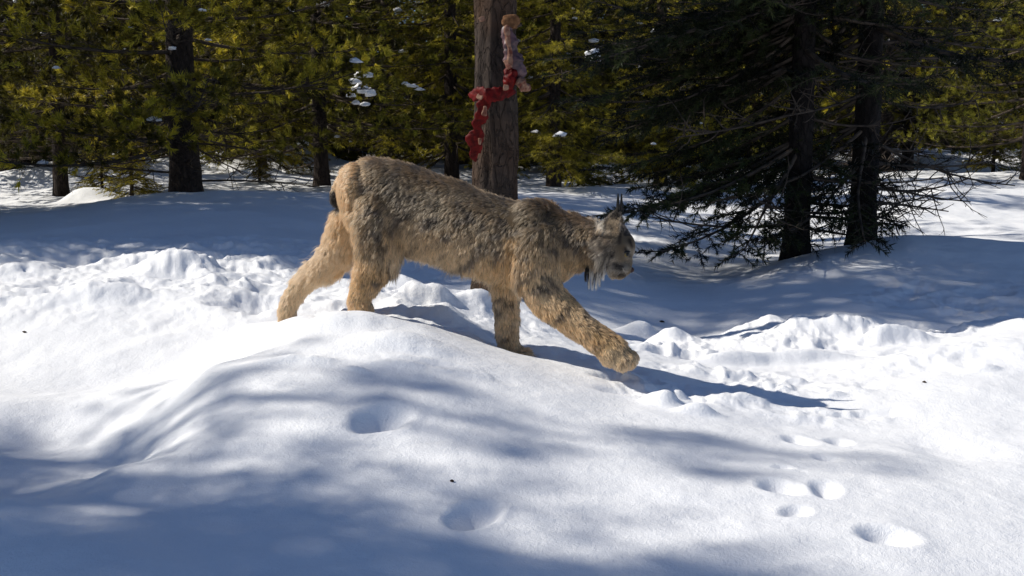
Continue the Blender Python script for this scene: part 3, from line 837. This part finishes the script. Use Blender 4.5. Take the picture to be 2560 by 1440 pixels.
def ear(off, flip):
    base_c = LP(1522, 588, off); tip = LP(1545, 524, off * 1.25)
    axis = (tip - base_c)
    side = (AX * 0.85 + DEPTH * (0.5 * flip)).normalized()
    out = DEPTH * flip
    n = 9; m = 9
    rows_o, rows_i = [], []
    for i in range(n):
        t = i / (n - 1)
        w = 33 * S * (1 - t ** 2.2) * (1.0 if t > .0 else .9) + 1.5 * S
        ro, ri = [], []
        for j in range(m):
            s = -1 + 2 * j / (m - 1)
            cup = -(1 - s * s) * 12 * S * (1 - t * .6)
            p = base_c + axis * t + side * (s * w + (-4 * S) * (1 - t)) + AX * cup
            thick = 4.2 * S
            nrm = (AX * -1 + out * 0.25).normalized()
            ro.append(body_bm.verts.new(p + nrm * thick)); ri.append(body_bm.verts.new(p - nrm * thick))
        rows_o.append(ro); rows_i.append(ri)
    for A, fl in ((rows_o, False), (rows_i, True)):
        for i in range(n - 1):
            for j in range(m - 1):
                q = (A[i][j], A[i][j + 1], A[i + 1][j + 1], A[i + 1][j])
                body_bm.faces.new(q[::-1] if fl else q)
    for i in range(n - 1):
        body_bm.faces.new((rows_o[i][0], rows_o[i + 1][0], rows_i[i + 1][0], rows_i[i][0]))
        body_bm.faces.new((rows_o[i][-1], rows_i[i][-1], rows_i[i + 1][-1], rows_o[i + 1][-1]))
    for j in range(m - 1):
        body_bm.faces.new((rows_o[-1][j], rows_o[-1][j + 1], rows_i[-1][j + 1], rows_i[-1][j]))
        body_bm.faces.new((rows_o[0][j], rows_i[0][j], rows_i[0][j + 1], rows_o[0][j + 1]))
ear(-.036, -1); ear(.036, 1)

bmesh.ops.recalc_face_normals(body_bm, faces=body_bm.faces[:])
me = bpy.data.meshes.new('body'); body_bm.to_mesh(me); body_bm.free()
body = bpy.data.objects.new('body', me); COL.objects.link(body)
md = body.modifiers.new('r', 'REMESH'); md.mode = 'VOXEL'; md.voxel_size = 0.0042; md.use_smooth_shade = True
md = body.modifiers.new('s', 'SMOOTH'); md.factor = 0.5; md.iterations = 9
dg = bpy.context.evaluated_depsgraph_get(); dg.update()
nm = bpy.data.meshes.new_from_object(body.evaluated_get(dg))
nm.name = 'body'; body.modifiers.clear(); body.data = nm
nm.polygons.foreach_set('use_smooth', np.ones(len(nm.polygons), dtype=bool))

lynx_base = LP(1150, 900); lynx_base.z = gz(lynx_base.x, lynx_base.y)
lynx = empty('lynx', lynx_base, 'lynx with grizzled golden brown fur and black ear tufts walking right across the snow', 'lynx')
INV = Matrix.Translation(-lynx_base)
nm.transform(INV)
body.parent = lynx

# ---- fur roots
nv = len(nm.vertices)
co = np.empty(nv * 3); nm.vertices.foreach_get('co', co); co = co.reshape(-1, 3) + np.array(lynx_base)
vn = np.empty(nv * 3); nm.vertices.foreach_get('normal', vn); vn = vn.reshape(-1, 3)
nm.calc_loop_triangles()
tri = np.empty(len(nm.loop_triangles) * 3, dtype=np.int32); nm.loop_triangles.foreach_get('vertices', tri); tri = tri.reshape(-1, 3)
A, B, C = co[tri[:, 0]], co[tri[:, 1]], co[tri[:, 2]]
area = 0.5 * np.linalg.norm(np.cross(B - A, C - A), axis=1)
cen = (A + B + C) / 3
cpx, cpy = proj_np(cen)
AXn, DPn = np.array(AX), np.array(DEPTH)

def side_of(P):
    """signed distance across the animal: negative = camera side"""
    o = np.array(LP(1200, 600))
    return (P - o) @ DPn

# vertex paint under the fur comes from the same colour field as the strands
def lerp(a, b, t): return a + (b - a) * t[:, None]

def fur_colour(P, nrm, rng):
    px, py = proj_np(P)
    n = len(P)
    sd = side_of(P)
    def col(c): return np.tile(np.array(c, dtype=float), (n, 1))
    grey = col((0.235, 0.178, 0.112)); brown = col((0.225, 0.138, 0.066)); gold = col((0.64, 0.40, 0.17)); cream = col((0.76, 0.59, 0.38)); dark = col((0.035, 0.028, 0.024)); rust = col((0.26, 0.145, 0.062))
    def nz(f, s):
        X = P * f
        return vnoise(X[:, 0] + X[:, 1] * .7, X[:, 2] + X[:, 1] * .45, s) * 2
    rh = rng.random(n)
    c = lerp(grey, brown, np.clip(0.45 + 0.5 * nz(16, 1) + 0.5 * (rh - .5), 0, 1))
    # the line of the back is rusty, worst at the shoulder
    topl = np.interp(px, [850, 940, 1070, 1210, 1280, 1350, 1400, 1500], [430, 385, 412, 462, 488, 492, 520, 535])
    c = lerp(c, rust, np.clip(1 - (py - topl) / 40, 0, 1) * (0.35 + 0.4 * sstep(1280, 1400, px)) * (px < 1510))
    # flank lighter and warmer towards the belly
    bel = np.interp(px, [850, 1010, 1100, 1200, 1300, 1400], [600, 640, 685, 705, 720, 700])
    c = lerp(c, lerp(gold, cream, np.clip(0.5 + .4 * nz(14, 3) + .5 * (rh - .5), 0, 1)), sstep(165, 15, bel - py) * 0.85 * (px > 960) * (px < 1450) * (0.8 + 0.3 * nz(20, 9)))
    # golden rump and backs of the legs, some of the sun's glow painted in
    edge = np.interp(py, [380, 420, 470, 560, 640, 700, 740, 800], [900, 850, 838, 850, 868, 872, 858, 872])
    g = sstep(85, 15, px - edge + nz(16, 4) * 22) * (px < 1000)
    c = lerp(c, lerp(gold, cream, np.clip(.05 + rh * .5, 0, 1)), np.clip(g * 0.95, 0, 1))
    farh = (px < 905) & (py > 500) & (sd > 0.0)
    c = np.where(farh[:, None], lerp(gold, cream, np.clip(0.15 + .35 * nz(9, 5) + .5 * rh, 0, 1)), c)
    c = lerp(c, cream, np.clip(sstep(560, 640, py) * sstep(880, 850, px) * .5, 0, 1))
    # lower near hind leg: golden back with some sun glow in the colour, grey front
    lo = sstep(640, 700, py) * (px > 840) * (px < 1000)
    c = lerp(c, lerp(gold, brown, np.clip((px - 880) / 70, 0, 1) * 0.8), lo * .8)
    # forelegs: golden undersides, partly painted sunlight; grizzled top
    fl = (py > 640) & (px > 1240) & (sd < 0.02)
    under = np.interp(px, [1280, 1310, 1400, 1480, 1510], [740, 790, 832, 875, 905])
    c = lerp(c, gold, np.where(fl, sstep(75, 5, under - py) * .95, 0))
    c = lerp(c, gold * .8, np.where(fl, .28, 0))
    c = lerp(c, gold, np.where((px > 1265) & (px < 1330) & (py > 590) & (py < 790) & (sd < 0), sstep(45, 5, px - 1270) * .7, 0))
    ff = (py > 705) & (px < 1330) & (px > 1190) & (sd > -0.01)
    c = np.where(ff[:, None], lerp(gold, cream, np.clip(0.05 + rh * .6, 0, 1)), c)
    for sx_, sy_, sr in [(1245, 762, 12), (1262, 785, 11), (1240, 800, 9), (1268, 822, 9), (1285, 800, 8), (1300, 770, 7), (1250, 830, 7)]:
        c = lerp(c, dark * 2.2, np.where(ff, 0.85 * np.exp(-(((px - sx_) / (sr * 1.4)) ** 2 + ((py - sy_) / sr) ** 2)), 0))
    c = lerp(c, cream, sstep(680, 760, py) * .22 * (px < 1480))
    spot = np.clip(nz(42, 88) * 2.2 - .9, 0, 1) * sstep(620, 700, py)
    c = lerp(c, dark * 3, spot * .5)
    c = c * (1 + .30 * sstep(690, 770, py))[:, None]  # lower legs brightened in the fur colour to make up for their shade
    # paw pale and buff
    pw = sstep(830, 900, py) * sstep(1460, 1520, px)
    c = lerp(c, lerp(grey * 1.7, cream, np.clip(sstep(860, 925, py) + .5 * nz(60, 71), 0, 1)), pw * .8)
    for tx_ in (1562, 1580):
        c = lerp(c, dark * 3, pw * .6 * np.exp(-((px - tx_ - (py - 900) * -.3) / 2.6) ** 2) * sstep(880, 900, py))
    # shade in the folds painted as darker fur: hip and elbow
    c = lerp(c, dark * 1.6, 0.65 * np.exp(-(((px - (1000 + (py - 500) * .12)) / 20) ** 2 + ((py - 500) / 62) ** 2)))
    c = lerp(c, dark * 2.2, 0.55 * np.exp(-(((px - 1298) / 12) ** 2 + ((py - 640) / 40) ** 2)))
    # dark flecks
    fk = np.clip(nz(48, 7) * 1.5 - .2, 0, 1) * (px > 880) * (px < 1500)
    c = lerp(c, dark * 2, fk * .85 * np.clip(1 - g, 0, 1))
    # head
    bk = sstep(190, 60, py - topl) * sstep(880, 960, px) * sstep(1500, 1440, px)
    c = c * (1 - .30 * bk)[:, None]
    hd = sstep(1470, 1500, px) * (py > 500) * (py < 745)
    fg = col((0.25, 0.192, 0.130)); pale = col((0.74, 0.66, 0.54)); buff = col((0.50, 0.36, 0.20))
    hc = lerp(fg * .85, brown, np.clip(.1 + nz(45, 8) * .6, 0, .5))
    hc = lerp(hc, pale, np.exp(-(((px - 1500) / 22) ** 2 + ((py - 650) / 40) ** 2)) * .40)          # ruff
    er = (py < 590) & (px > 1488)
    hc = np.where(er[:, None], lerp(fg * 1.3, pale * .75, np.clip(sstep(1516, 1504, px) * 1.0, 0, 1)), hc)
    hc = lerp(hc, pale, np.exp(-(((px - 1571) / 8) ** 2 + ((py - 632) / 16) ** 2)) * .7)             # round the eye
    hc = lerp(hc, buff, np.exp(-(((px - 1545) / 24) ** 2 + ((py - 702) / 8) ** 2)) * .9)           # chin
    hc = lerp(hc, pale, np.exp(-(((px - 1556) / 16) ** 2 + ((py - 672) / 12) ** 2)) * .7)
    hc = lerp(hc, pale, np.exp(-(((px - 1525) / 16) ** 2 + ((py - 655) / 24) ** 2)) * .5)
    hc = lerp(hc, pale, np.exp(-(((px - 1586) / 5) ** 2 + ((py - 640) / 22) ** 2)) * .6)
    for i_, (x1, y1, x2, y2) in enumerate([(1518, 634, 1500, 672), (1534, 630, 1512, 676), (1506, 596, 1530, 640), (1548, 606, 1552, 580), (1490, 600, 1484, 650), (1549, 687, 1572, 691), (1512, 574, 1513, 552), (1513, 552, 1540, 530), (1524, 566, 1530, 572), (1560, 570, 1563, 548), (1563, 622, 1574, 640), (1574, 600, 1580, 616), (1540, 668, 1556, 676), (1538, 660, 1556, 667)]):
        ax_, ay_ = x2 - x1, y2 - y1; tt = np.clip(((px - x1) * ax_ + (py - y1) * ay_) / (ax_ ** 2 + ay_ ** 2), 0, 1)
        dd = np.hypot(px - x1 - tt * ax_, py - y1 - tt * ay_)
        hc = lerp(hc, dark * 1.3, np.exp(-(dd / 5.2) ** 2) * .95)
    # ears: dark rim, pale back
    
    hc = np.where((er & (py < 548) & (px > 1526))[:, None], dark, hc)
    hc = np.where((er & (px > 1558))[:, None], dark * 2, hc)
    c = lerp(c, hc, np.clip(hd, 0, 1))
    # tail tip
    tl = (px < 857) & (py > 474) & (py < 524) & (np.abs(sd - np.interp(px, [840, 860], [.012, .012])) < .028)
    c = np.where(tl[:, None], dark * .4, c)
    return c

def fur_len(P):
    px, py = proj_np(P); sd = side_of(P)
    L = np.full(len(P), 0.021)
    bel = np.interp(px, [850, 1010, 1100, 1200, 1300, 1400], [600, 640, 685, 705, 720, 700])
    L += 0.022 * sstep(90, 10, bel - py) * (px > 980) * (px < 1300)
    L = np.where((py > 690) & (px < 1010), 0.020, L)
    L = np.where((px < 905) & (py > 520) & (py < 700), 0.034, L)
    L = np.where((py > 715) & (px > 1200), 0.020, L)
    L = np.where((py > 850) & (px > 1480), 0.014, L)
    hd = sstep(1470, 1512, px) * (py > 500) * (py < 740)
    hl = np.interp(px, [1470, 1500, 1520, 1545, 1560], [0.030, 0.030, 0.017, 0.008, 0.0045])
    hl = np.where((py < 590) & (px > 1490), 0.010, hl)
    L = L * (1 - hd) + hl * hd
    return L

def flow_dir(P, nrm):
    px, py = proj_np(P); n = len(P)
    f = np.tile(-AXn * 0.8 + np.array([0, 0, -0.55]), (n, 1))
    down = sstep(480, 680, py)[:, None]
    f = f * (1 - down) + (-AXn * 0.35 + np.array([0, 0, -1.0])) * down
    # limbs follow the bone
    best = np.full(n, 1e9); fl = np.zeros((n, 3)); sd = side_of(P)
    for a, b, ra, rb, d, tag in SKEL:
        a_, b_ = np.array(a), np.array(b); ab = b_ - a_
        t = np.clip(((P - a_) @ ab) / (ab @ ab), 0, 1)
        dist = np.linalg.norm(P - a_ - t[:, None] * ab, axis=1) / (ra + (rb - ra) * t)
        m = dist < best
        best = np.where(m, dist, best); fl[m] = np.array(d)
    w = (sstep(1.6, 1.05, best) * sstep(560, 680, py))[:, None]
    w = np.where(((px < 870) & (py > 440))[:, None], 0.8, w)
    f = f * (1 - w) + (fl * .9 + np.array([0, 0, -.25])) * w
    hd = (sstep(1465, 1500, px) * (py > 500) * (py < 745))[:, None]
    hf = -AXn * 1.0 + np.array([0, 0, -0.35])
    ruff = (sstep(610, 660, py))[:, None] * (px < 1530)[:, None]
    hf = hf * (1 - ruff) + (-AXn * .45 + np.array([0, 0, -1.0])) * ruff
    er = ((py < 592) & (px > 1488))[:, None]
    hf = np.where(er, np.array([0, 0, 1.0]) + AXn * .3, hf)
    f = f * (1 - hd) + hf * hd
    f = f / (np.linalg.norm(f, axis=1, keepdims=True) + 1e-9)
    ft = f - (f * nrm).sum(1, keepdims=True) * nrm
    l = np.linalg.norm(ft, axis=1, keepdims=True)
    return ft / (l + 0.15)

def make_fur(N, seed, name, clump_n=9000):
    rng = np.random.default_rng(seed)
    dens = area * np.where((cpx > 1485) & (cpy < 745), 2.6, 1.0)
    # skip hair well under the snow, on the nose pad and the eyes
    k = rng.choice(len(tri), N, p=dens / dens.sum())
    u = rng.random((N, 2)); s = np.sqrt(u[:, :1]); w = np.hstack([1 - s, s * (1 - u[:, 1:]), s * u[:, 1:]])
    P = (co[tri[k]] * w[:, :, None]).sum(1); Nn = (vn[tri[k]] * w[:, :, None]).sum(1); Nn /= np.linalg.norm(Nn, axis=1, keepdims=True)
    px, py = proj_np(P)
    skip = (np.hypot(px - 1568, py - 636) < 4.5) | (np.hypot(px - 1582, (py - 676)) < 7)
    P, Nn, px, py = P[~skip], Nn[~skip], px[~skip], py[~skip]; N = len(P)
    L = fur_len(P) * rng.uniform(0.65, 1.2, N) * np.where(rng.random(N) > .94, 1.45, 1)
    fl = flow_dir(P, Nn)
    cx = rng.choice(N, clump_n, replace=False)
    kd = kdtree.KDTree(clump_n)
    for i, j in enumerate(cx): kd.insert(P[j], i)
    kd.balance()
    ci = np.array([kd.find(p)[1] for p in P.tolist()])
    cj = cx[ci]
    Q = P[cx]
    def vf(f, s): return np.stack([vnoise(Q[:, 0] * f + Q[:, 1] * f * .6 + 7 * j, Q[:, 2] * f - Q[:, 1] * f * .5 + 3 * j, s + j) for j in range(3)], -1)
    cr = vf(40, 300) * 0.6 + vf(95, 310) * 0.65 + vf(190, 320) * 0.5 + rng.normal(size=(clump_n, 3)) * 0.07
    head = ((px > 1500) & (py < 740))
    lift = np.where(head, 0.26, 0.42)[:, None]
    def strand(Pq, Nq, fq, Lq, cq, lf):
        d = Nq * lf + fq * 0.95 + cq; d /= np.linalg.norm(d, axis=1, keepdims=True)
        pts = []
        p = Pq - Nq * 0.002; K = 5
        for i in range(K):
            pts.append(p)
            t = (i + 1) / (K - 1)
            d = d + np.array([0, 0, -0.10]) + fq * 0.12 - Nq * 0.07 * t; d /= np.linalg.norm(d, axis=1, keepdims=True)
            p = p + d * (Lq / (K - 1))[:, None]
        return np.stack(pts, 1)
    own = strand(P, Nn, fl, L, cr[ci] * .8 + rng.normal(size=(N, 3)) * 0.20, lift)
    cen_s = strand(P[cj], Nn[cj], fl[cj], L[cj] * 1.0, cr[ci] * .8, lift[cj])
    tt = np.linspace(0, 1, 5)[None, :, None]
    cl = rng.uniform(0.25, 0.75, (N, 1, 1)) * np.where(head, .6, 1.0)[:, None, None]
    pts = own * (1 - cl * tt ** 1.2) + cen_s * (cl * tt ** 1.2)
    pts -= np.array(lynx_base)
    cu = bpy.data.hair_curves.new(name)
    cu.add_curves([5] * N)
    cu.points.foreach_set('position', pts.astype(np.float32).ravel())
    rad = np.array([0.48, 0.46, 0.36, 0.24, 0.07])[None] * 1e-3 * rng.uniform(.7, 1.3, (N, 1))
    rad = rad * np.where(head, 0.6, 1.0)[:, None]
    ra = cu.attributes.get('radius') or cu.attributes.new('radius', 'FLOAT', 'POINT')
    ra.data.foreach_set('value', rad.astype(np.float32).ravel())
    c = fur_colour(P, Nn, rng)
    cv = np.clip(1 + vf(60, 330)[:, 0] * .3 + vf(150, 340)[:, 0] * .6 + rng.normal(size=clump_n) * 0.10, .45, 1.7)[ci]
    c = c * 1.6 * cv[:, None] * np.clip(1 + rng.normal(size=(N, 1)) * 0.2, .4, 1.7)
    # guard hairs: some nearly white, some nearly black
    g = rng.random(N); body_r = (px > 880) & (px < 1560)
    c = np.where(((g < .10) & body_r)[:, None], c * .25, c)
    c = np.where(((g > .88) & body_r)[:, None], c * .5 + np.array([.20, .165, .12]), c)
    c = c * np.minimum(1, 0.82 / np.maximum(c.max(1, keepdims=True), 1e-6)); c = np.clip(c, 0.004, 0.85)
    at_ = cu.attributes.new('tint', 'FLOAT_COLOR', 'CURVE')
    at_.data.foreach_set('color', np.hstack([c, np.ones((N, 1))]).astype(np.float32).ravel())
    o = bpy.data.objects.new(name, cu); COL.objects.link(o); o.parent = lynx
    return o

def mat_fur():
    m = bpy.data.materials.new('fur'); m.use_nodes = True; t = m.node_tree; t.nodes.clear()
    out = t.nodes.new('ShaderNodeOutputMaterial')
    a = t.nodes.new('ShaderNodeAttribute'); a.attribute_name = 'tint'
    hi = t.nodes.new('ShaderNodeHairInfo')
    r = t.nodes.new('ShaderNodeValToRGB')
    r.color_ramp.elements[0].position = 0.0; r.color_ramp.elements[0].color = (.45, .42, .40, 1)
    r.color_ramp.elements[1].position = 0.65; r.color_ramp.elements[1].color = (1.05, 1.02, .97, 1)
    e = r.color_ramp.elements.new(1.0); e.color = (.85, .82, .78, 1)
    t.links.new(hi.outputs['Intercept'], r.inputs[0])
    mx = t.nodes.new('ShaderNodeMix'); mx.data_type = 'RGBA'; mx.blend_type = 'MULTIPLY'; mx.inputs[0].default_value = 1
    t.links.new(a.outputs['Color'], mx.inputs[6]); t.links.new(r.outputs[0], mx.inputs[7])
    h = t.nodes.new('ShaderNodeBsdfHairPrincipled'); h.parametrization = 'COLOR'
    h.inputs['Roughness'].default_value = 0.5; h.inputs['Radial Roughness'].default_value = 0.6
    t.links.new(mx.outputs[2], h.inputs['Color'])
    d = t.nodes.new('ShaderNodeBsdfDiffuse'); t.links.new(mx.outputs[2], d.inputs[0])
    ms = t.nodes.new('ShaderNodeMixShader'); ms.inputs[0].default_value = 0.6
    t.links.new(h.outputs[0], ms.inputs[1]); t.links.new(d.outputs[0], ms.inputs[2])
    t.links.new(ms.outputs[0], out.inputs[0])
    return m
M_FUR = mat_fur()
# skin colour under the fur
vc = fur_colour(co, vn, np.random.default_rng(1)) * 0.45
ca = nm.color_attributes.new('tint', 'FLOAT_COLOR', 'POINT')
ca.data.foreach_set('color', np.hstack([vc, np.ones((nv, 1))]).astype(np.float32).ravel())
N_ = Nodes('hide'); a_ = N_.new('ShaderNodeAttribute'); a_.attribute_name = 'tint'
N_.link(a_.outputs['Color'], N_.b.inputs['Base Color']); N_.b.inputs['Roughness'].default_value = 0.9; N_.b.inputs['Specular IOR Level'].default_value = .1
nm.materials.clear(); nm.materials.append(N_.m)
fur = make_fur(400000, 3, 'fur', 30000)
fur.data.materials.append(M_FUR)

def tuft(name, strands, width, tints):
    """loose bundle of long hairs; strands: list of point lists"""
    cu = bpy.data.hair_curves.new(name); K = len(strands[0])
    cu.add_curves([K] * len(strands))
    P = np.array(strands) - np.array(lynx_base)
    cu.points.foreach_set('position', P.astype(np.float32).ravel())
    rad = np.linspace(1, .12, K)[None] * width * np.ones((len(strands), 1))
    ra = cu.attributes.get('radius') or cu.attributes.new('radius', 'FLOAT', 'POINT')
    ra.data.foreach_set('value', rad.astype(np.float32).ravel())
    at_ = cu.attributes.new('tint', 'FLOAT_COLOR', 'CURVE')
    at_.data.foreach_set('color', np.hstack([np.array(tints), np.ones((len(strands), 1))]).astype(np.float32).ravel())
    o = bpy.data.objects.new(name, cu); COL.objects.link(o); o.parent = lynx; cu.materials.append(M_FUR)
    return o

rr = np.random.default_rng(9)
for off, tx in ((-.045, 1545), (.045, 1553)):
    st = []
    for i in range(260):
        b = np.array(LP(tx + rr.uniform(-5, 5), 528 + rr.uniform(-6, 10), off + rr.uniform(-.005, .005)))
        tip = np.array(LP(tx + (0 if off < 0 else 1) + rr.uniform(-2, 2), 487 + rr.uniform(-4, 22), off + rr.uniform(-.002, .002)))
        st.append([b + (tip - b) * k + (np.array([0, 0, 0]) if k else 0) for k in (0, .33, .66, 1)])
    tuft('ear_tuft', st, .0013, [(0.003, .003, .003)] * 260)
# beard: white with black streaks, hanging from both cheeks
for off in (-.038, .034):
    st, ti = [], []
    for i in range(900):
        u = rr.random(); g = round(u * 5) / 5
        bx = 1466 + u * 50; by = 664 + rr.uniform(-14, 14) + 8 * u
        b = np.array(LP(bx, by, off + rr.uniform(-.012, .012)))
        tipy = np.interp(u, [0, .2, .5, .75, 1], [702, 724, 728, 720, 700]) + rr.uniform(-22, 5) - abs(u - g) * 110
        txp = 1464 + (u * .18 + g * .82) * 44 + rr.uniform(-3, 3)
        tip = np.array(LP(txp, tipy, off + rr.uniform(-.008, .008)))
        mid = (b + tip) / 2 - AXn * .004
        st.append([b, b * .6 + mid * .4, mid * .5 + tip * .5, tip])
        dk = (u < .20) or (.44 < u < .56 and rr.random() < .75) or (.78 < u < .84)
        ti.append((.015, .013, .012) if dk else tuple(np.array((.80, .75, .68)) * rr.uniform(.75, 1.15)))
    tuft('beard', st, .0007, ti)
# whiskers
st = []
for i in range(12):
    b = np.array(LP(1560 + rr.uniform(-6, 6), 672 + rr.uniform(-7, 7), -.028 if i % 2 else .028))
    d = AXn * rr.uniform(-.2, .7) + np.array([0, 0, rr.uniform(-.5, .1)]) + DPn * (-.8 if i % 2 else .8); d /= np.linalg.norm(d)
    st.append([b + d * .07 * k + np.array([0, 0, -.012]) * k * k for k in (0, .33, .66, 1)])
tuft('whiskers', st, .0003, [(.6, .56, .5)] * 12)

def small_ball(name, c, r, mat, sub=3):
    bm = bmesh.new(); bmesh.ops.create_icosphere(bm, subdivisions=sub, radius=1)
    for v in bm.verts: v.co = Vector(c) - lynx_base + AX * v.co.x * r[0] + DEPTH * v.co.y * r[1] + UP * v.co.z * r[2]
    m = bpy.data.meshes.new(name); bm.to_mesh(m); bm.free()
    for p in m.polygons: p.use_smooth = True
    m.materials.append(mat); o = bpy.data.objects.new(name, m); COL.objects.link(o); o.parent = lynx
    return o
M_EYE = mat_simple('eye_iris', (0.16, 0.11, 0.035), 0.1, 0.5, (0.24, 0.17, 0.06), 200)
M_BLACK = mat_simple('black_skin', (0.008, 0.007, 0.006), 0.35, 0.4)
M_NOSE = mat_simple('nose_leather', (0.025, 0.012, 0.010), 0.6, 0.15, (0.05, 0.022, 0.018), 120, .4, .001)
for o_ in (-.032, .032):
    e_ = small_ball('eye', LP(1567, 636, o_), (.0080, .0065, .0075), M_EYE)
    p_ = small_ball('pupil', LP(1569, 636, o_ * 1.10), (.0055, .0045, .0060), M_BLACK); p_.parent = e_
    p_.matrix_parent_inverse = Matrix.Identity(4)
    l_ = small_ball('eyelid', LP(1566, 630, o_ * .99), (.0125, .0085, .0045), M_BLACK); l_.parent = e_
small_ball('nose', LP(1577, 675, 0), (.0095, .013, .0085), M_NOSE)
